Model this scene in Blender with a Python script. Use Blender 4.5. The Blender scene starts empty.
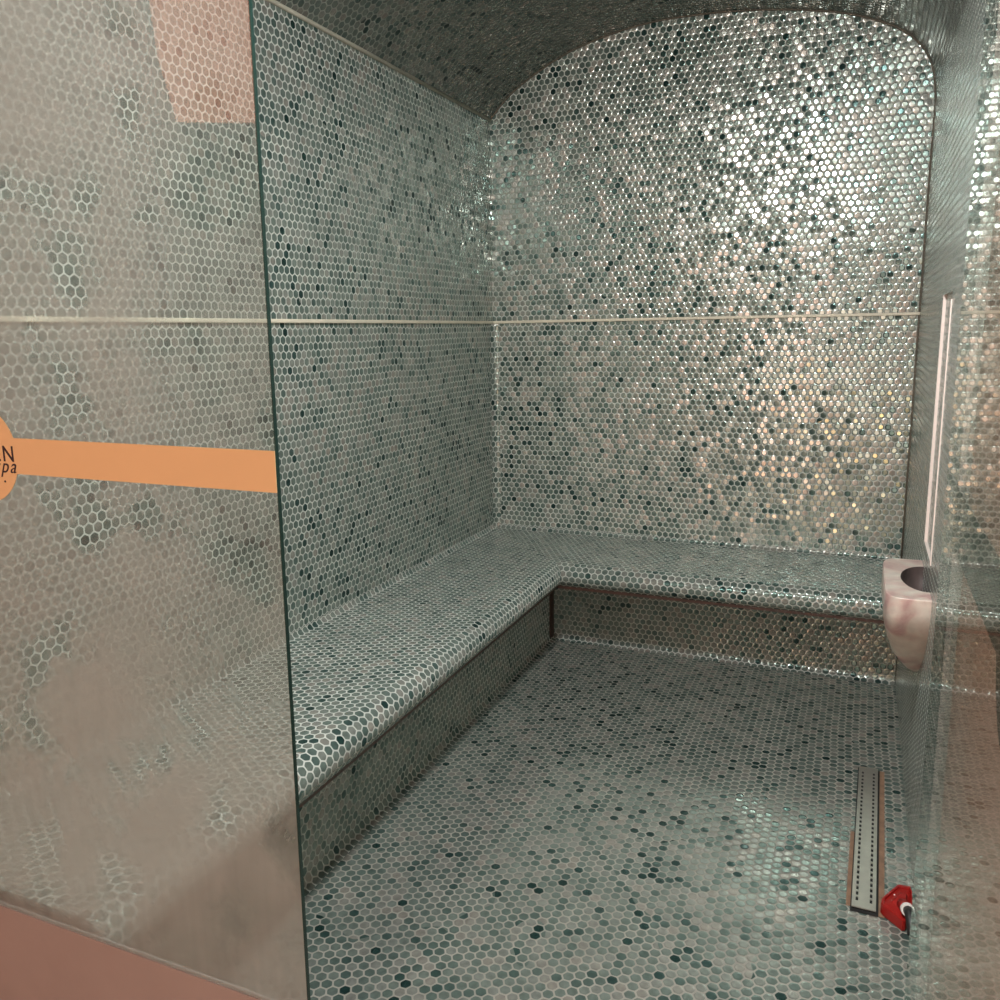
import bpy, bmesh, math, random
from mathutils import Vector, Matrix
C = bpy.context.scene.collection
sc = bpy.context.scene
PI = math.pi
random.seed(4)

# ------------------------------------------------------------------ measures (metres)
XL, XR, D = -1.760, 0.2128, 4.1643          # left wall, right wall, back wall
GY, XG = 0.95, -0.7225                      # plane of the glass front, free edge of the fixed pane
ZT = 1.5936                                 # stone liner on the walls
ZS = 2.578                                  # springing of the vault
ZB = 0.5087                                 # bench top
ARCH = [(-1.760, 2.578), (-1.651, 2.6835), (-1.495, 2.775), (-1.296, 2.855), (-1.013, 2.9075),
        (-0.745, 2.912), (-0.49, 2.892), (-0.248, 2.852), (-0.091, 2.808), (0.055, 2.742),
        (0.145, 2.665), (0.195, 2.57), (0.2128, 2.45)]

# ------------------------------------------------------------------ helpers
def link(name, bm, mats, parent=None, smooth=False):
    me = bpy.data.meshes.new(name)
    bm.normal_update()
    bm.to_mesh(me); bm.free()
    if not isinstance(mats, (list, tuple)): mats = [mats]
    for m in mats: me.materials.append(m)
    if smooth:
        for p in me.polygons: p.use_smooth = True
    o = bpy.data.objects.new(name, me); C.objects.link(o)
    if parent: o.parent = parent
    return o

def structure(o):
    o['kind'] = 'structure'; return o

def thing(name, label, cat, loc=(0, 0, 0), rot=(0, 0, 0)):
    o = bpy.data.objects.new(name, None); C.objects.link(o)
    o.empty_display_size = 0.1
    o.location = loc; o.rotation_euler = rot
    o['label'] = label; o['category'] = cat
    return o

def box(bm, x0, x1, y0, y1, z0, z1, bevel=0.0, seg=2):
    r = bmesh.ops.create_cube(bm, size=1)
    for v in r['verts']:
        v.co = Vector(((x0 + x1) / 2 + v.co.x * (x1 - x0), (y0 + y1) / 2 + v.co.y * (y1 - y0), (z0 + z1) / 2 + v.co.z * (z1 - z0)))
    if bevel:
        es = list({e for v in r['verts'] for e in v.link_edges})
        bmesh.ops.bevel(bm, geom=es, offset=bevel, segments=seg, affect='EDGES', profile=0.5)

def quad(bm, uvl, pts, uvs, mi=0):
    f = bm.faces.new([bm.verts.new(p) for p in pts]); f.material_index = mi
    for l, u in zip(f.loops, uvs): l[uvl].uv = (u[0] + 10, u[1] + 10)
    return f

def catmull(pts, n=6):
    out = []
    P = [pts[0]] + list(pts) + [pts[-1]]
    for i in range(1, len(P) - 2):
        p0, p1, p2, p3 = [Vector(p) for p in P[i - 1:i + 3]]
        for k in range(n):
            t = k / n
            out.append(0.5 * ((2 * p1) + (p2 - p0) * t + (2 * p0 - 5 * p1 + 4 * p2 - p3) * t * t + (3 * p1 - p0 - 3 * p2 + p3) * t ** 3))
    out.append(Vector(P[-1]))
    return out

def tube(bm, pts, r, n=8):
    rings = []
    for i, p in enumerate(pts):
        p = Vector(p)
        a = Vector(pts[max(i - 1, 0)]); b = Vector(pts[min(i + 1, len(pts) - 1)])
        t = (b - a).normalized()
        s = t.cross(Vector((0, 0, 1)) if abs(t.z) < 0.9 else Vector((1, 0, 0))).normalized(); w = t.cross(s)
        rr = r[i] if isinstance(r, (list, tuple)) else r
        rings.append([bm.verts.new(p + (s * math.cos(2 * PI * k / n) + w * math.sin(2 * PI * k / n)) * rr) for k in range(n)])
    for a, b in zip(rings, rings[1:]):
        for k in range(n): bm.faces.new((a[k], a[(k + 1) % n], b[(k + 1) % n], b[k]))
    bm.faces.new(rings[0][::-1]); bm.faces.new(rings[-1])

# ------------------------------------------------------------------ materials
class NT:
    def __init__(self, name):
        self.m = bpy.data.materials.new(name); self.m.use_nodes = True
        self.t = self.m.node_tree; self.t.nodes.clear()
        self.out = self.t.nodes.new('ShaderNodeOutputMaterial')
    def n(self, typ, ins=None, **kw):
        x = self.t.nodes.new(typ)
        for k, v in kw.items(): setattr(x, k, v)
        for k, v in (ins or {}).items():
            if hasattr(v, 'is_output') or isinstance(v, bpy.types.NodeSocket): self.t.links.new(v, x.inputs[k])
            else: x.inputs[k].default_value = v
        return x
    def math(self, op, a, b=None, c=None, clamp=False):
        ins = {0: a}
        if b is not None: ins[1] = b
        if c is not None: ins[2] = c
        return self.n('ShaderNodeMath', ins, operation=op, use_clamp=clamp).outputs[0]
    def vec(self, op, a, b=None, s=None):
        ins = {0: a}
        if b is not None: ins[1] = b
        x = self.n('ShaderNodeVectorMath', ins, operation=op)
        if s is not None:
            if isinstance(s, bpy.types.NodeSocket): self.t.links.new(s, x.inputs['Scale'])
            else: x.inputs['Scale'].default_value = s
        return x.outputs['Value'] if op in ('LENGTH', 'DOT_PRODUCT') else x.outputs['Vector']
    def mapr(self, v, a, b, c=0.0, d=1.0, smooth=True):
        return self.n('ShaderNodeMapRange', {'Value': v, 'From Min': a, 'From Max': b, 'To Min': c, 'To Max': d},
                      interpolation_type='SMOOTHSTEP' if smooth else 'LINEAR').outputs[0]
    def mix(self, f, a, b):
        x = self.n('ShaderNodeMix', {}, data_type='RGBA')
        for s, v in ((x.inputs[0], f), (x.inputs[6], a), (x.inputs[7], b)):
            if isinstance(v, bpy.types.NodeSocket): self.t.links.new(v, s)
            else: s.default_value = v
        return x.outputs[2]
    def ramp(self, v, stops, const=False):
        x = self.n('ShaderNodeValToRGB', {'Fac': v}); r = x.color_ramp
        if const: r.interpolation = 'CONSTANT'
        r.elements[0].position = stops[0][0]; r.elements[0].color = (*stops[0][1], 1)
        r.elements[1].position = stops[1][0]; r.elements[1].color = (*stops[1][1], 1)
        for p, c in stops[2:]:
            e = r.elements.new(p); e.color = (*c, 1)
        return x.outputs['Color']
    def done(self, shader):
        self.t.links.new(shader, self.out.inputs['Surface']); return self.m

def plain(name, col, rough=0.6, metal=0.0, noise=0.0, scale=8.0, spec=0.5):
    k = NT(name)
    c = (*col, 1)
    if noise:
        tc = k.n('ShaderNodeTexCoord').outputs['Object']
        nz = k.n('ShaderNodeTexNoise', {'Vector': tc, 'Scale': scale, 'Detail': 6.0, 'Roughness': 0.6}).outputs['Fac']
        f = k.mapr(nz, 0.3, 0.7, 1 - noise, 1 + noise, False)
        c = k.vec('SCALE', col, s=f)
    b = k.n('ShaderNodeBsdfPrincipled', {'Base Color': c, 'Roughness': rough, 'Metallic': metal, 'Specular IOR Level': spec})
    return k.done(b.outputs[0])

P = 0.0292
def tiles(name, tones, grout, tilt=0.07, metal=0.60, rough=0.16, wave=0.05, seed=0.0, pillow=0.28):
    """Penny sized hexagonal mosaic of glazed tiles: corners point across the run of the surface."""
    k = NT(name)
    uv = k.n('ShaderNodeUVMap', uv_map='UVMap').outputs['UV']
    # hand laid: the rows wander a little
    wob = k.n('ShaderNodeTexNoise', {'Vector': uv, 'Scale': 2.2, 'Detail': 2.0}).outputs['Color']
    uvw = k.vec('ADD', uv, k.vec('SCALE', k.vec('SUBTRACT', wob, (0.5, 0.5, 0.5)), s=0.02))
    S = (P, P * math.sqrt(3), 1.0)
    H = (P / 2, P * math.sqrt(3) / 2, 0.5)
    def lat(off):
        q = k.vec('ADD', uvw, off)
        w = k.n('ShaderNodeVectorMath', {0: q, 1: S, 2: (0, 0, 0)}, operation='WRAP').outputs['Vector']
        l = k.vec('SUBTRACT', w, H)
        return k.vec('MULTIPLY', l, (1, 1, 0))
    a = lat((0, 0, 0)); b = lat(H)
    sel = k.math('LESS_THAN', k.vec('LENGTH', b), k.vec('LENGTH', a))
    mx = k.n('ShaderNodeMix', {}, data_type='VECTOR')
    k.t.links.new(sel, mx.inputs[0]); k.t.links.new(a, mx.inputs[4]); k.t.links.new(b, mx.inputs[5])
    loc = mx.outputs[1]
    cell = k.vec('SUBTRACT', uvw, loc)
    cell = k.vec('SNAP', k.vec('ADD', cell, (P / 4, P / 4, 0.0)), (P / 2, P * math.sqrt(3) / 2, 1.0))
    cell = k.vec('ADD', cell, (seed, seed * 1.7, seed))
    ab = k.vec('ABSOLUTE', loc)
    sx = k.n('ShaderNodeSeparateXYZ', {0: ab})
    d = k.math('MAXIMUM', sx.outputs[0], k.math('ADD', k.math('MULTIPLY', sx.outputs[0], 0.5), k.math('MULTIPLY', sx.outputs[1], math.sqrt(3) / 2)))
    d = k.math('DIVIDE', d, P)                                    # 0 centre .. 0.5 joint
    # rounded corners: blend the hexagon with its circle
    rad = k.math('DIVIDE', k.vec('LENGTH', loc), P)
    d2 = k.math('ADD', k.math('MULTIPLY', d, 0.72), k.math('MULTIPLY', rad, 0.28 * 0.96))
    istile = k.mapr(d2, 0.415, 0.44, 1.0, 0.0)
    wn = k.n('ShaderNodeTexWhiteNoise', {'Vector': cell}, noise_dimensions='3D')
    rnd, rcol = wn.outputs['Value'], wn.outputs['Color']
    # dark tiles gather in loose drifts
    drift = k.n('ShaderNodeTexNoise', {'Vector': cell, 'Scale': 2.6, 'Detail': 3.0}).outputs['Fac']
    idx = k.math('ADD', rnd, k.math('MULTIPLY', k.math('SUBTRACT', drift, 0.5), 0.40), clamp=True)
    col = k.ramp(idx, tones)
    # cloudy veins within each tile
    vein = k.n('ShaderNodeTexNoise', {'Vector': k.vec('ADD', uvw, k.vec('SCALE', rcol, s=3.0)), 'Scale': 55.0, 'Detail': 2.0}).outputs['Fac']
    col = k.vec('SCALE', col, s=k.mapr(vein, 0.3, 0.7, 0.82, 1.18, False))
    gn = k.n('ShaderNodeTexNoise', {'Vector': uv, 'Scale': 6.0, 'Detail': 3.0}).outputs['Fac']
    gcol = k.vec('SCALE', grout, s=k.mapr(gn, 0.3, 0.7, 0.8, 1.15, False))
    base = k.mix(istile, gcol, col)
    # surface: every tile sits at its own small angle, with a pillowed rim; the wall itself undulates
    t = k.vec('SCALE', k.vec('SUBTRACT', rcol, (0.5, 0.5, 0.5)), s=2 * tilt)
    rim = k.mapr(d2, 0.24, 0.43, 0.0, pillow)
    t = k.vec('ADD', t, k.vec('SCALE', k.vec('NORMALIZE', loc), s=rim))
    wv = k.n('ShaderNodeTexNoise', {'Vector': k.vec('ADD', uv, (seed, 0, 0)), 'Scale': 2.4, 'Detail': 2.0}).outputs['Color']
    t = k.vec('ADD', t, k.vec('SCALE', k.vec('SUBTRACT', wv, (0.5, 0.5, 0.5)), s=2 * wave))
    t = k.vec('SCALE', k.vec('MULTIPLY', t, (1, 1, 0)), s=istile)
    nrm = k.vec('NORMALIZE', k.vec('ADD', t, (0, 0, 1)))
    enc = k.vec('ADD', k.vec('SCALE', nrm, s=0.5), (0.5, 0.5, 0.5))
    nm = k.n('ShaderNodeNormalMap', {'Strength': 1.0, 'Color': enc}, space='TANGENT', uv_map='UVMap').outputs[0]
    rr = k.math('ADD', k.mapr(istile, 0, 1, 0.85, rough, False), k.math('MULTIPLY', k.math('MULTIPLY', k.math('SUBTRACT', rnd, 0.5), 0.12), istile))
    bs = k.n('ShaderNodeBsdfPrincipled', {'Base Color': base, 'Roughness': rr, 'Metallic': k.math('MULTIPLY', istile, metal),
                                          'Specular IOR Level': k.mapr(istile, 0, 1, 0.2, 0.75, False), 'Normal': nm})
    return k.done(bs.outputs[0])

TONES = [(0.0, (0.028, 0.070, 0.064)), (0.035, (0.060, 0.118, 0.108)), (0.09, (0.14, 0.205, 0.182)),
         (0.30, (0.225, 0.285, 0.252)), (0.65, (0.315, 0.360, 0.318)), (0.88, (0.40, 0.405, 0.365)), (1.0, (0.46, 0.42, 0.37))]
GROUT = (0.48, 0.475, 0.435)
T_side = tiles('hex_tiles_side', TONES, GROUT, seed=0.3, wave=0.035)
T_back = tiles('hex_tiles_back', TONES, GROUT, seed=7.1, tilt=0.07, wave=0.06)
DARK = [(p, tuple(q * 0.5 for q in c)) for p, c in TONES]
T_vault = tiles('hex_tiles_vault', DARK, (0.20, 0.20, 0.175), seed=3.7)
T_floor = tiles('hex_tiles_floor', TONES, (0.29, 0.265, 0.23), seed=5.9, rough=0.11, wave=0.012, tilt=0.025, pillow=0.16)
T_bench = tiles('hex_tiles_bench', TONES, GROUT, seed=11.3, wave=0.03)
T_riser = tiles('hex_tiles_riser', TONES, GROUT, seed=2.2, tilt=0.09)
M_liner = plain('stone_liner', (0.72, 0.63, 0.50), 0.45, noise=0.1, scale=14)
M_joint = plain('joint_brown', (0.11, 0.085, 0.06), 0.7, noise=0.2)
M_joint_light = plain('joint_beige', (0.45, 0.41, 0.33), 0.6, noise=0.2)
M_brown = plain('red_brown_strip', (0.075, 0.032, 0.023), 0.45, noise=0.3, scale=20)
M_pink = plain('pink_stone', (0.34, 0.285, 0.268), 0.5, noise=0.08, scale=4)
M_plaster = plain('pink_plaster', (0.70, 0.56, 0.49), 0.7, noise=0.05, scale=3)
M_outfloor = plain('outer_floor', (0.40, 0.30, 0.25), 0.4, noise=0.1)
M_reveal = plain('pale_reveal', (0.80, 0.66, 0.60), 0.5, noise=0.05)
M_steel = plain('brushed_steel', (0.74, 0.70, 0.63), 0.30, 0.85, noise=0.08, scale=30)
M_black = plain('dark_gap', (0.012, 0.011, 0.010), 0.7)
M_rust = plain('rusty_mortar', (0.23, 0.13, 0.08), 0.75, noise=0.3, scale=25)
M_red = plain('red_plastic', (0.30, 0.008, 0.006), 0.38)
M_white = plain('white_plastic', (0.85, 0.78, 0.74), 0.4)
M_rubber = plain('black_rubber', (0.015, 0.013, 0.013), 0.5)
M_ink = plain('dark_ink', (0.03, 0.018, 0.03), 0.6)
M_gold_back = plain('brown_vinyl_back', (0.07, 0.04, 0.015), 0.5)
M_gold = plain('gold_vinyl', (0.86, 0.61, 0.325), 0.45, noise=0.03, scale=5)
M_edge = plain('glass_edge', (0.012, 0.035, 0.028), 0.15, spec=0.6)

def marble():
    k = NT('veined_marble')
    tc = k.n('ShaderNodeTexCoord').outputs['Object']
    n1 = k.n('ShaderNodeTexNoise', {'Vector': tc, 'Scale': 7.0, 'Detail': 5.0, 'Distortion': 1.5}).outputs['Fac']
    n2 = k.n('ShaderNodeTexNoise', {'Vector': tc, 'Scale': 30.0, 'Detail': 6.0}).outputs['Fac']
    c = k.ramp(n1, [(0.34, (0.44, 0.25, 0.23)), (0.45, (0.56, 0.39, 0.34)), (0.56, (0.62, 0.50, 0.43)), (0.7, (0.66, 0.58, 0.50))])
    c = k.vec('SCALE', c, s=k.mapr(n2, 0.3, 0.7, 0.85, 1.1, False))
    b = k.n('ShaderNodeBsdfPrincipled', {'Base Color': c, 'Roughness': 0.35})
    return k.done(b.outputs[0])
M_marble = marble()

def glass(name, fog=True):
    k = NT(name)
    tr = k.n('ShaderNodeBsdfTransparent', {'Color': (0.93, 0.965, 0.945, 1)}).outputs[0]
    body = tr
    if fog:
        tc = k.n('ShaderNodeTexCoord').outputs['Object']
        s = k.n('ShaderNodeSeparateXYZ', {0: tc})
        x, z = s.outputs[0], s.outputs[2]
        big = k.n('ShaderNodeTexNoise', {'Vector': tc, 'Scale': 3.2, 'Detail': 3.0, 'Roughness': 0.55}).outputs['Fac']
        patch = k.n('ShaderNodeTexNoise', {'Vector': tc, 'Scale': 6.0, 'Detail': 5.0, 'Roughness': 0.6, 'Distortion': 0.3}).outputs['Fac']
        streak = k.n('ShaderNodeTexNoise', {'Vector': k.vec('MULTIPLY', tc, (34, 34, 2.2)), 'Scale': 1.0, 'Detail': 3.0}).outputs['Fac']
        low = k.mapr(z, 1.28, 0.72, 0.0, 0.14)                    # heavier film lower down
        side = k.mapr(x, -1.02, -0.80, 0.0, 1.0)                  # thins out near the free edge
        upper = k.mapr(z, 0.85, 1.15, 0.0, 1.0)
        f = k.math('ADD', k.mapr(big, 0.30, 0.70, 0.60, 0.84), low)
        f = k.math('SUBTRACT', f, k.math('MULTIPLY', k.math('MULTIPLY', side, upper), 0.30))
        clr = k.math('MULTIPLY', k.mapr(patch, 0.50, 0.66), k.mapr(z, 0.70, 0.95, 0.35, 1.0))
        f = k.math('SUBTRACT', f, k.math('MULTIPLY', clr, 0.52))
        f = k.math('ADD', f, k.math('MULTIPLY', k.math('SUBTRACT', streak, 0.5), k.mapr(z, 1.25, 0.95, 0.03, 0.20)), clamp=True)
        f = k.math('MINIMUM', k.math('MAXIMUM', f, 0.10), 0.93)
        df = k.n('ShaderNodeBsdfDiffuse', {'Color': (0.62, 0.60, 0.565, 1)}).outputs[0]
        tl = k.n('ShaderNodeBsdfTranslucent', {'Color': (0.70, 0.69, 0.65, 1)}).outputs[0]
        mist = k.n('ShaderNodeMixShader', {0: 0.5, 1: df, 2: tl}).outputs[0]
        soft = k.n('ShaderNodeBsdfRefraction', {'Color': (0.95, 0.97, 0.95, 1), 'Roughness': 0.45, 'IOR': 1.10}, distribution='GGX').outputs[0]   # water film blurs what lies behind
        mist = k.n('ShaderNodeMixShader', {0: 0.42, 1: mist, 2: soft}).outputs[0]
        f = k.math('SUBTRACT', 1.0, k.math('POWER', k.math('SUBTRACT', 1.0, f), 0.5))   # two faces
        body = k.n('ShaderNodeMixShader', {0: f, 1: tr, 2: mist}).outputs[0]
    gl = k.n('ShaderNodeBsdfGlossy', {'Color': (0.86, 0.88, 0.87, 1), 'Roughness': 0.02 if fog else 0.014}).outputs[0]
    bk = k.n('ShaderNodeNewGeometry').outputs['Backfacing']
    fr = k.n('ShaderNodeFresnel', {'IOR': k.mapr(bk, 0, 1, 1.45, 1 / 1.45, False)}).outputs[0]   # thin sheet: same on both faces
    return k.done(k.n('ShaderNodeMixShader', {0: fr, 1: body, 2: gl}).outputs[0])
M_fog = glass('misted_glass', True)
M_glass = glass('clear_glass', False)

# ------------------------------------------------------------------ room shell
bm = bmesh.new(); U = bm.loops.layers.uv.new('UVMap')
quad(bm, U, [(XL, GY, 0), (XR, GY, 0), (XR, D, 0), (XL, D, 0)], [(GY, -XL), (GY, -XR), (D, -XR), (D, -XL)])
structure(link('floor', bm, T_floor))

bm = bmesh.new(); U = bm.loops.layers.uv.new('UVMap')
quad(bm, U, [(XL, GY, 0), (XL, D, 0), (XL, D, ZS), (XL, GY, ZS)], [(GY, 0), (D, 0), (D, ZS), (GY, ZS)])
structure(link('wall_left', bm, T_side))

arch = catmull([(a, b, 0) for a, b in ARCH], 5)
bm = bmesh.new(); U = bm.loops.layers.uv.new('UVMap')
vs = [(p.x, D, p.y) for p in arch]
poly = [(XL, D, 0), (XR, D, 0)] + vs[::-1]
quad(bm, U, poly, [(p[0], p[2]) for p in poly])
structure(link('wall_back', bm, T_back))

# vault, continuing from the left wall
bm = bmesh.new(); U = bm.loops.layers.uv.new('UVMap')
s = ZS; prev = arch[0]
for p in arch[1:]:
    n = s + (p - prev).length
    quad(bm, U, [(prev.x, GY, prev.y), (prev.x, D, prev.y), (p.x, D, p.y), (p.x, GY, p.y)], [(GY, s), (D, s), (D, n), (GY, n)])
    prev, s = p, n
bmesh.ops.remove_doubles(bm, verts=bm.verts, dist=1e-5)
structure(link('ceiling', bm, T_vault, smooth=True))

# right wall with the shallow recess above the basin
NY0, NY1, NZ0, NZ1, ND = 2.70, 3.00, 0.87, 1.635, 0.009
bm = bmesh.new(); U = bm.loops.layers.uv.new('UVMap')
ZR = ARCH[-1][1]
def wr(y0, y1, z0, z1, x=XR, mi=0):
    quad(bm, U, [(x, y1, z0), (x, y0, z0), (x, y0, z1), (x, y1, z1)], [(y1, z0), (y0, z0), (y0, z1), (y1, z1)], mi)
wr(GY - .05, NY0, 0, ZR); wr(NY1, D, 0, ZR); wr(NY0, NY1, 0, NZ0); wr(NY0, NY1, NZ1, ZR)
wr(NY0, NY1, NZ0, NZ1, XR + ND)
def rv(a, b, c, d): quad(bm, U, [a, b, c, d], [(0, 0), (.02, 0), (.02, .5), (0, .5)], 1)
X2 = XR + ND
rv((XR, NY1, NZ0), (X2, NY1, NZ0), (X2, NY1, NZ1), (XR, NY1, NZ1))
rv((X2, NY0, NZ0), (XR, NY0, NZ0), (XR, NY0, NZ1), (X2, NY0, NZ1))
rv((XR, NY0, NZ1), (XR, NY1, NZ1), (X2, NY1, NZ1), (X2, NY0, NZ1))
rv((XR, NY1, NZ0), (XR, NY0, NZ0), (X2, NY0, NZ0), (X2, NY1, NZ0))
structure(link('wall_right', bm, [T_side, M_reveal]))
bm = bmesh.new()          # pale corner profile along the near side of the recess
box(bm, XR - .003, XR + .004, NY0 - .012, NY0, NZ0, NZ1 - .02)
structure(link('trim_6', bm, M_reveal))

# front: low stone wall under the fixed pane, lintel, right hand return
bm = bmesh.new(); box(bm, XL, XG, 0.9450, 0.9560, 0, 0.514, 0.0008); structure(link('wall_low', bm, M_pink))
bm = bmesh.new()
box(bm, -2.6, XL - .001, 0.90, 1.0, 0, 3.1); box(bm, XR + .06, 1.5, 0.90, 1.0, 0, 3.1)
box(bm, XL - .001, XR + .06, 0.90, 1.0, 2.42, 3.1); box(bm, 0.098, XR + .06, 0.90, 1.0, 0, 2.42)
structure(link('wall_front', bm, M_plaster))
# hall outside
bm = bmesh.new(); box(bm, -2.65, 1.55, -3.2, 0.95, -0.06, -0.001); structure(link('floor_outside', bm, M_outfloor))
bm = bmesh.new(); box(bm, -2.65, 1.55, -3.2, 0.95, 3.1, 3.16); structure(link('ceiling_outside', bm, M_plaster))
bm = bmesh.new(); box(bm, -2.66, -2.6, -3.2, 0.95, 0, 3.1); structure(link('wall_outside_left', bm, M_plaster))
bm = bmesh.new(); box(bm, 1.5, 1.56, -3.2, 0.95, 0, 3.1); structure(link('wall_outside_right', bm, M_plaster))
bm = bmesh.new(); box(bm, -2.65, 1.55, -3.26, -3.2, 0, 3.1); structure(link('wall_outside_back', bm, M_plaster))

# trims: stone liners, joints
bm = bmesh.new(); box(bm, XL - .002, XL + .010, 0.99, D, ZT - .0065, ZT + .0065, 0.003); structure(link('trim_1', bm, M_liner))
bm = bmesh.new(); box(bm, XL, XR, D - .010, D + .002, ZT - .0065, ZT + .0065, 0.003); structure(link('trim_2', bm, M_liner))
bm = bmesh.new(); tube(bm, [(p.x, D - .003, p.y) for p in arch] + [(XR - .002, D - .003, z) for z in (2.2, 1.8, 1.4, 1.0, ZB)], 0.0055, 6)
structure(link('trim_3', bm, M_joint, smooth=True))
bm = bmesh.new(); tube(bm, [(XL + .002, 1.0, ZS), (XL + .002, D, ZS)], 0.008, 6); structure(link('trim_4', bm, M_joint_light, smooth=True))
# rounded tiled corner below the liner
bm = bmesh.new(); U = bm.loops.layers.uv.new('UVMap'); R = 0.035
for i in range(6):
    a, b = [PI / 2 * j / 6 for j in (i, i + 1)]
    def cp(t, z): return (XL + R - R * math.cos(t), D - R + R * math.sin(t), z)
    quad(bm, U, [cp(a, ZB), cp(b, ZB), cp(b, ZT - .006), cp(a, ZT - .006)][::1], [(R * a, 0), (R * b, 0), (R * b, 1), (R * a, 1)])
bmesh.ops.remove_doubles(bm, verts=bm.verts, dist=1e-5)
for f in bm.faces: f.normal_flip()
structure(link('trim_5', bm, T_back, smooth=True))

# ------------------------------------------------------------------ L shaped bench
def sweep(name, prof, mat, parent, y0=0.985, smooth=True):
    prof = [(max(a, .002), max(b, .002), z) for a, b, z in prof]; XE = XR - .002
    bm = bmesh.new(); U = bm.loops.layers.uv.new('UVMap'); s = 0.0
    for (a, b, z), (a2, b2, z2) in zip(prof, prof[1:]):
        n = s + math.hypot(max(abs(a2 - a), abs(b2 - b)), z2 - z)
        quad(bm, U, [(XL + a, y0, z), (XL + a2, y0, z2), (XL + a2, D - b2, z2), (XL + a, D - b, z)], [(y0, s), (y0, n), (D - b2, n), (D - b, s)])
        quad(bm, U, [(XL + a, D - b, z), (XL + a2, D - b2, z2), (XE, D - b2, z2), (XE, D - b, z)], [(XL + a, s), (XL + a2, n), (XE, n), (XE, s)])
        s = n
    bmesh.ops.remove_doubles(bm, verts=bm.verts, dist=1e-5)
    return link(name, bm, mat, parent, smooth)
bench = thing('steam_bench', 'L-shaped tiled bench with rounded nose along the left and back walls', 'bench', (0, 0, 0))
WL, WB, RN = 0.572, 0.595, 0.058
prof = []
for i in range(7):                                    # small cove against the wall
    t = PI / 2 * i / 6; r = 0.022
    prof.append((r - r * math.cos(t), r - r * math.cos(t), ZB + r - r * math.sin(t)))
for i in range(4): prof.append((0.022 + (WL - RN - .022) * (i + 1) / 4, 0.022 + (WB - RN - .022) * (i + 1) / 4, ZB))
for i in range(1, 11):
    t = PI / 2 - i * (PI / 2 + 0.95) / 10
    prof.append((WL - RN + RN * math.cos(t), WB - RN + RN * math.cos(t), ZB - RN + RN * math.sin(t)))
z_n = prof[-1][2]; a_n, b_n = prof[-1][0], prof[-1][1]
sweep('seat', prof, T_bench, bench)
RL, RB = 0.390, 0.182
sweep('nose_strip', [(a_n, b_n, z_n), (a_n - .004, b_n - .004, z_n - .014), (a_n - .02, b_n - .02, z_n - .018), (RL, RB, z_n - .018)], M_brown, bench, smooth=False)  # red-brown trim bead under the bench nose
pr = [(RL, RB, z_n - .018), (RL, RB, 0.03)]
for i in range(1, 6):
    t = PI / 2 * i / 5; pr.append((RL + .03 - .03 * math.cos(t), RB + .03 - .03 * math.cos(t), 0.03 - .03 * math.sin(t) + .001))
sweep('riser', pr, T_riser, bench)
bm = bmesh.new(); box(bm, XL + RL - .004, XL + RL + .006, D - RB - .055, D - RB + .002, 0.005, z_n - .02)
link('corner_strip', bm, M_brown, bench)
bm = bmesh.new(); U = bm.loops.layers.uv.new('UVMap')
ep = [(XL + max(a, .002), 0.985, z) for a, b, z in prof] + [(XL + RL, 0.985, z_n - .018), (XL + RL, 0.985, .001), (XL + .002, 0.985, .001)]
quad(bm, U, ep, [(p[0], p[2]) for p in ep])
link('end_panel', bm, T_riser, bench)

# ------------------------------------------------------------------ glass front
def decal_outline(cx, cz, r, hb, x0, x1):
    """band from x0 to x1 with a disc of radius r in it"""
    a = math.asin(hb / r); pts = [(x1, cz - hb), (x1, cz + hb)]
    for i in range(25): t = a + (PI - 2 * a) * i / 24; pts.append((cx + r * math.cos(t), cz + r * math.sin(t)))
    pts += [(x0, cz + hb), (x0, cz - hb)]
    for i in range(25): t = PI + a + (PI - 2 * a) * i / 24; pts.append((cx + r * math.cos(t), cz + r * math.sin(t)))
    return pts
def slab(pts, y0, y1):
    bm = bmesh.new()
    f = bm.faces.new([bm.verts.new((x, y0, z)) for x, z in pts])
    r = bmesh.ops.extrude_face_region(bm, geom=[f])
    for v in [g for g in r['geom'] if isinstance(g, bmesh.types.BMVert)]: v.co.y = y1
    bmesh.ops.recalc_face_normals(bm, faces=bm.faces)
    return bm
def lettering(name, txt, size, loc, parent, shear=0.0, weight=0.0, rot=(PI / 2, 0, 0), spacing=1.0):
    cu = bpy.data.curves.new(name, 'FONT'); cu.body = txt; cu.size = size; cu.shear = shear; cu.extrude = 0.0003
    cu.offset = weight; cu.align_x = 'RIGHT'; cu.space_character = spacing
    tmp = bpy.data.objects.new(name, cu); C.objects.link(tmp)
    bpy.context.view_layer.update()
    me = bpy.data.meshes.new_from_object(tmp.evaluated_get(bpy.context.evaluated_depsgraph_get()))
    bpy.data.objects.remove(tmp)
    me.materials.clear(); me.materials.append(M_ink)
    o = bpy.data.objects.new(name, me); C.objects.link(o); o.parent = parent; o.location = loc; o.rotation_euler = rot
    return o
CZ = 1.3655; HB = 0.0290; RD = 0.0795
screen = thing('glass_screen', 'fixed misted glass screen on the left with gold band across it', 'glass screen', (0, GY, 0))
bm = bmesh.new(); box(bm, XL + .004, XG - .0012, -.0035, .0035, 0.515, 2.415); link('pane', bm, M_fog, screen)
bm = bmesh.new(); box(bm, XG - .0011, XG, -.0035, .0035, 0.515, 2.415); link('polished_edge', bm, M_edge, screen)
CX = -1.305
band = link('gold_decal', slab(decal_outline(CX, CZ, RD, HB, XL + .03, XG - .0005), -.0041, -.0050), M_gold, screen)
lettering('lettering', 'EN', 0.0365, (-1.2318, -.0052, 1.3562), band, weight=.0002, spacing=1.2)
lettering('lettering', 'spa', 0.033, (-1.2325, -.0052, 1.3378), band, shear=0.4, weight=.0001, spacing=1.22)
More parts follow.
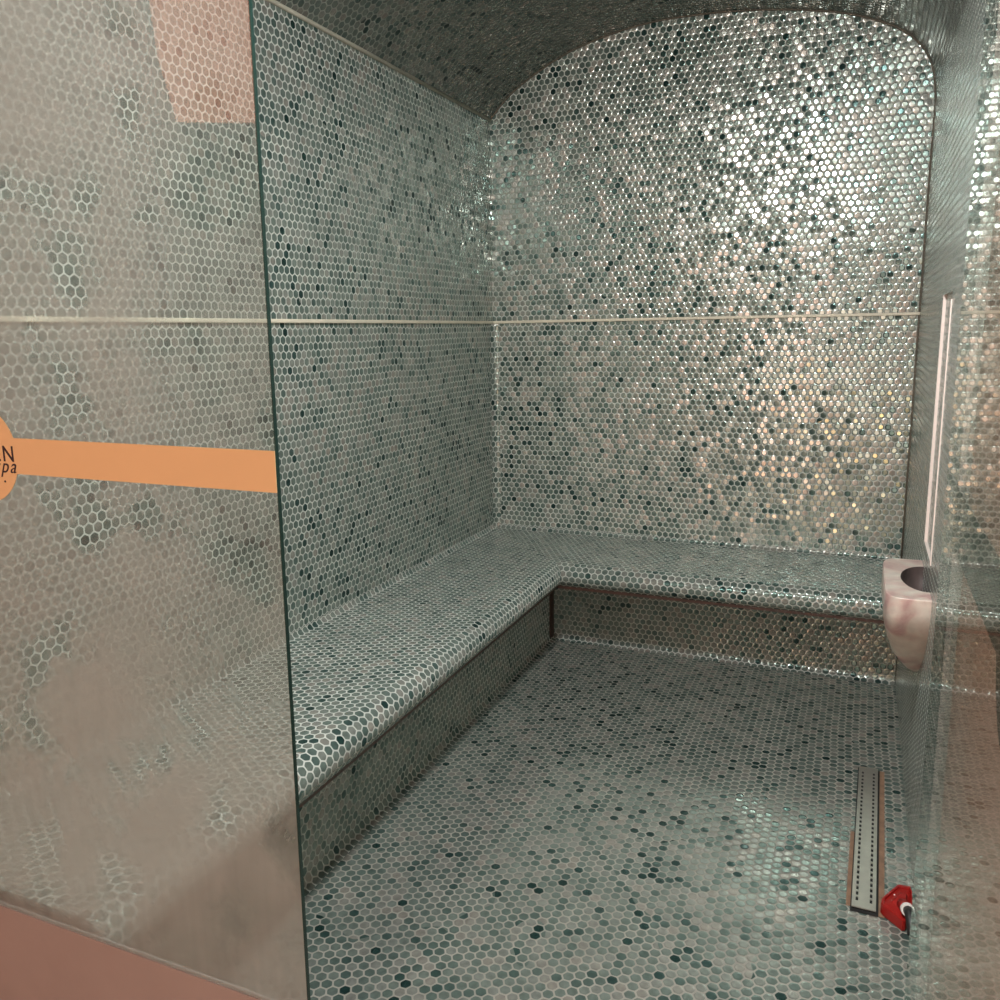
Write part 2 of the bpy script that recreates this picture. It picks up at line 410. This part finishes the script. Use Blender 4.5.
lettering('lettering', '·', 0.03, (-1.2565, -.0052, 1.3125), band)

# open glass door, swung out towards the viewer
bm = bmesh.new()
DX = 0.083
box(bm, DX, DX + .008, 0.150, 0.949, 0.02, 2.40)
door = structure(link('door_1', bm, M_glass))
bm = slab(decal_outline(-0.55, CZ, RD, HB, -0.948, -0.151), 0, 0.001)
for v in bm.verts: v.co = Vector((DX + .0082 + v.co.y, -v.co.x, v.co.z))
bmesh.ops.recalc_face_normals(bm, faces=bm.faces)
link('gold_decal', bm, M_gold_back, door)

# ------------------------------------------------------------------ marble basin on the right wall
BY0, BY1, BX, BZ = 2.572, 3.028, 0.0965, 0.80
basin = thing('wash_basin', 'small pink veined marble basin fixed to the right wall below the recess', 'basin', (XR, (BY0 + BY1) / 2, BZ))
bm = bmesh.new()
yc = (BY0 + BY1) / 2; n = 14
def outline(w, l, z, yo):       # rounded half plan: w out from the wall, l half length
    pts = []
    for i in range(2 * n + 1):
        t = -PI / 2 + PI * i / (2 * n); e = 0.28
        cx_, sy_ = math.cos(t), math.sin(t)
        pts.append(Vector((-w * abs(cx_) ** e, yo + l * math.copysign(abs(sy_) ** e, sy_), z)))
    return pts
W0 = XR - BX; L0 = (BY1 - BY0) / 2
levels = [(1, 1, 0), (1.0, 1, -.004), (1, 1, -.045), (1, .99, -.075), (.96, .93, -.11), (.86, .82, -.16), (.72, .67, -.21), (.54, .49, -.25), (.33, .30, -.29), (.12, .10, -.32)]
rings = [[bm.verts.new(p) for p in outline(W0 * a - (0.003 if i == 0 else 0), L0 * b, z, 0.10 * (z / -.34) ** 1.5 if z < -.05 else 0)] for i, (a, b, z) in enumerate(levels)]
for a, b in zip(rings, rings[1:]):
    for i in range(2 * n): bm.faces.new((a[i], b[i], b[i + 1], a[i + 1]))
bm.faces.new(rings[-1])
hole = [bm.verts.new((-0.070 * math.cos(t), 0.145 * math.sin(t), 0)) for t in [-PI / 2 + PI * i / (2 * n) for i in range(2 * n + 1)]]
for i in range(2 * n): bm.faces.new((rings[0][i], rings[0][i + 1], hole[i + 1], hole[i]))
bmesh.ops.recalc_face_normals(bm, faces=bm.faces)
for f in bm.faces: f.smooth = abs(f.normal.z) < 0.95
body = link('body', bm, M_marble, basin)
bm = bmesh.new(); prevr = None
for q in range(9):
    a = q / 8 * PI / 2
    rr = [bm.verts.new((-0.070 * math.cos(a) * math.cos(t), 0.145 * math.cos(a) * math.sin(t), -0.11 * math.sin(a))) for t in [-PI / 2 + PI * i / (2 * n) for i in range(2 * n + 1)]]
    if prevr:
        for i in range(2 * n): bm.faces.new((prevr[i], prevr[i + 1], rr[i + 1], rr[i]))
    prevr = rr
bmesh.ops.remove_doubles(bm, verts=bm.verts, dist=1e-6)
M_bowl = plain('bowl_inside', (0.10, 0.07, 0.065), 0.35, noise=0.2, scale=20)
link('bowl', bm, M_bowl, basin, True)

# ------------------------------------------------------------------ linear floor drain
dv = Vector((0.1026 - 0.0874, 3.119 - 2.2975, 0)); DL = dv.length; DW = 0.0605
drain = thing('floor_drain', 'narrow steel channel drain with two rows of slots set in the floor', 'drain',
              (0.0950, 2.7082, 0), (0, 0, math.atan2(dv.y, dv.x) - PI / 2))
bm = bmesh.new(); box(bm, -DW / 2 - .014, DW / 2 - .01, -DL / 2 + .01, -.02, 0.0006, 0.0017); box(bm, DW / 2 - .011, DW / 2 + .021, -DL / 2 - .008, DL / 2 + .004, 0.0006, 0.0018); link('mortar_bed', bm, M_rust, drain)
bm = bmesh.new(); box(bm, -DW / 2 - .003, DW / 2 + .006, -DL / 2 - .010, DL / 2 + .002, 0.0020, 0.0030); link('channel', bm, M_black, drain)
bm = bmesh.new()
NS = 30; y0, y1 = -DL / 2, DL / 2; m = 0.028
sl = (DL - 2 * m) / NS; xs = [-DW / 2, -DW * .29 - .0032, -DW * .29 + .0032, DW * .29 - .0032, DW * .29 + .0032, DW / 2]
zt = 0.0105
def gb(xa, xb, ya, yb): box(bm, xa, xb, ya, yb, 0.0075, zt)
for i in (0, 2, 4): gb(xs[i], xs[i + 1], y0, y1)
for i in (1, 3):
    gb(xs[i], xs[i + 1], y0, y0 + m); gb(xs[i], xs[i + 1], y1 - m, y1)
    for q in range(NS): gb(xs[i], xs[i + 1], y0 + m + q * sl + sl * .72, y0 + m + (q + 1) * sl)
bmesh.ops.remove_doubles(bm, verts=bm.verts, dist=1e-6)
grate = link('grate', bm, M_steel, drain)
bm = bmesh.new()
box(bm, -DW / 2 + .0015, DW / 2 - .0015, -DL / 2 + .0015, DL / 2 - .0015, 0.0030, 0.0074); link('slot_shadow', bm, M_black, grate)

# ------------------------------------------------------------------ red fan shaped nozzle
noz = thing('hose_nozzle', 'red plastic fan-shaped nozzle with white collar lying beside the drain', 'nozzle', (0.180, 2.33, 0.0))
OR = Vector((0.180, 2.33, 0))
fan = [(0.1283, 2.305), (0.1310, 2.327), (0.1700, 2.402), (0.1774, 2.4075), (0.2030, 2.4093), (0.2070, 2.3900), (0.2040, 2.300), (0.1850, 2.252), (0.1780, 2.249), (0.1330, 2.296)]
bm = bmesh.new()
cxy = Vector((0.180, 2.325))
def ring(k, z): return [bm.verts.new(Vector((cxy.x + (x - cxy.x) * k, cxy.y + (y - cxy.y) * k, z)) - OR) for x, y in fan]
rs = [ring(.97, .002), ring(1.0, .006), ring(1.0, .031), ring(.97, .035), ring(.86, .0355), ring(.84, .030), ring(.5, .036), ring(.3, .046)]
for a, b in zip(rs, rs[1:]):
    for i in range(len(fan)): q = (i + 1) % len(fan); bm.faces.new((a[i], a[q], b[q], b[i]))
bm.faces.new(rs[0][::-1]); bm.faces.new(rs[-1])
bmesh.ops.recalc_face_normals(bm, faces=bm.faces)
link('fan_head', bm, M_red, noz)
Vv = lambda x, y, z: Vector((x, y, z)) - OR
bm = bmesh.new(); tube(bm, [Vv(.1800, 2.315, .034), Vv(.1850, 2.286, .050), Vv(.1885, 2.262, .058)], [.016, .0145, .0130], 16); link('neck', bm, M_red, noz, True)
bm = bmesh.new(); tube(bm, [Vv(.1875, 2.268, .0565), Vv(.1895, 2.257, .0605)], .0165, 20); link('collar', bm, M_white, noz, False)
bm = bmesh.new(); tube(bm, [Vv(.1893, 2.258, .060), Vv(.1915, 2.245, .061), Vv(.1945, 2.225, .050), Vv(.1965, 2.200, .030)], [.0125, .0115, .0105, .0095], 12); link('hose_stub', bm, M_rubber, noz, True)
for x, y in ((.1620, 2.352), (.1560, 2.322)):
    bm = bmesh.new(); bmesh.ops.create_icosphere(bm, subdivisions=2, radius=.0022, matrix=Matrix.Translation(Vv(x, y, .0345))); link('screw_cap', bm, M_white, noz)

# ------------------------------------------------------------------ lights
def area(name, loc, aim, size, power, col, shape='DISK'):
    l = bpy.data.lights.new(name, 'AREA'); l.shape = shape; l.size = size; l.energy = power; l.color = col
    o = bpy.data.objects.new(name, l); C.objects.link(o); o.location = loc
    o.rotation_euler = (Vector(aim) - Vector(loc)).to_track_quat('-Z', 'Y').to_euler()
    return o
area('steam_room_lamp', (-0.42, 1.13, 2.78), (-0.46, 2.2, 0.0), 0.26, 68, (0.93, 0.995, 1.0))
area('hall_lamp', (-0.4, -1.0, 3.05), (-0.4, -0.9, 0), 1.0, 14, (1.0, 0.86, 0.76))
area('hall_pink_fill', (-0.25, -2.6, 1.05), (-0.4, 4, 0.6), 1.7, 40, (1.0, 0.73, 0.62), 'SQUARE')  # added soft pink fill, stands in for the glow of the hall
area('warm_floor_lamp', (-0.30, -1.2, 0.32), (-0.2, 4, 0.6), 0.26, 4, (1.0, 0.50, 0.18))
area('orange_wall_lamp', (-2.32, -1.05, 2.70), (-1.2, 0.95, 2.0), 0.62, 4.5, (1.0, 0.36, 0.22), 'SQUARE')
w = bpy.data.worlds.new('World'); sc.world = w; w.use_nodes = True
w.node_tree.nodes['Background'].inputs[0].default_value = (0.5, 0.45, 0.42, 1); w.node_tree.nodes['Background'].inputs[1].default_value = 0.05

# ------------------------------------------------------------------ camera
f, ya, pi_, ro, cx, cy = 859.515, 0.417775, -0.179567, -0.016426, 479.496, 487.254
def world(Xc, Yc, Zc):
    c, s = math.cos(pi_), math.sin(pi_); Y = c * Yc - s * Zc; Z = s * Yc + c * Zc
    c, s = math.cos(ya), math.sin(ya)
    return Vector((c * Xc - s * Y, s * Xc + c * Y, Z))
fw = world(0, 1, 0); r0 = world(1, 0, 0); u0 = world(0, 0, 1)
c, s = math.cos(ro), math.sin(ro)
right = r0 * c + u0 * s; upv = u0 * c - r0 * s
cam = bpy.data.cameras.new('camera'); co = bpy.data.objects.new('camera', cam); C.objects.link(co)
M = Matrix((right, upv, -fw)).transposed().to_4x4(); M.translation = Vector((0, 0, 1.55)); co.matrix_world = M
cam.sensor_width = 36; cam.lens = 36 * f / 1000; cam.clip_start = 0.01
cam.shift_x = (500 - cx) / 1000; cam.shift_y = -(500 - cy) / 1000
sc.camera = co

sc.view_settings.view_transform = 'Standard'; sc.view_settings.look = 'None'
sc.view_settings.exposure = 0.0; sc.view_settings.gamma = 1; sc.view_settings.use_curve_mapping = False
sc.cycles.max_bounces = 10; sc.cycles.transparent_max_bounces = 12; sc.cycles.glossy_bounces = 5; sc.cycles.diffuse_bounces = 5
sc.cycles.sample_clamp_indirect = 8
sc.cycles.use_denoising = True
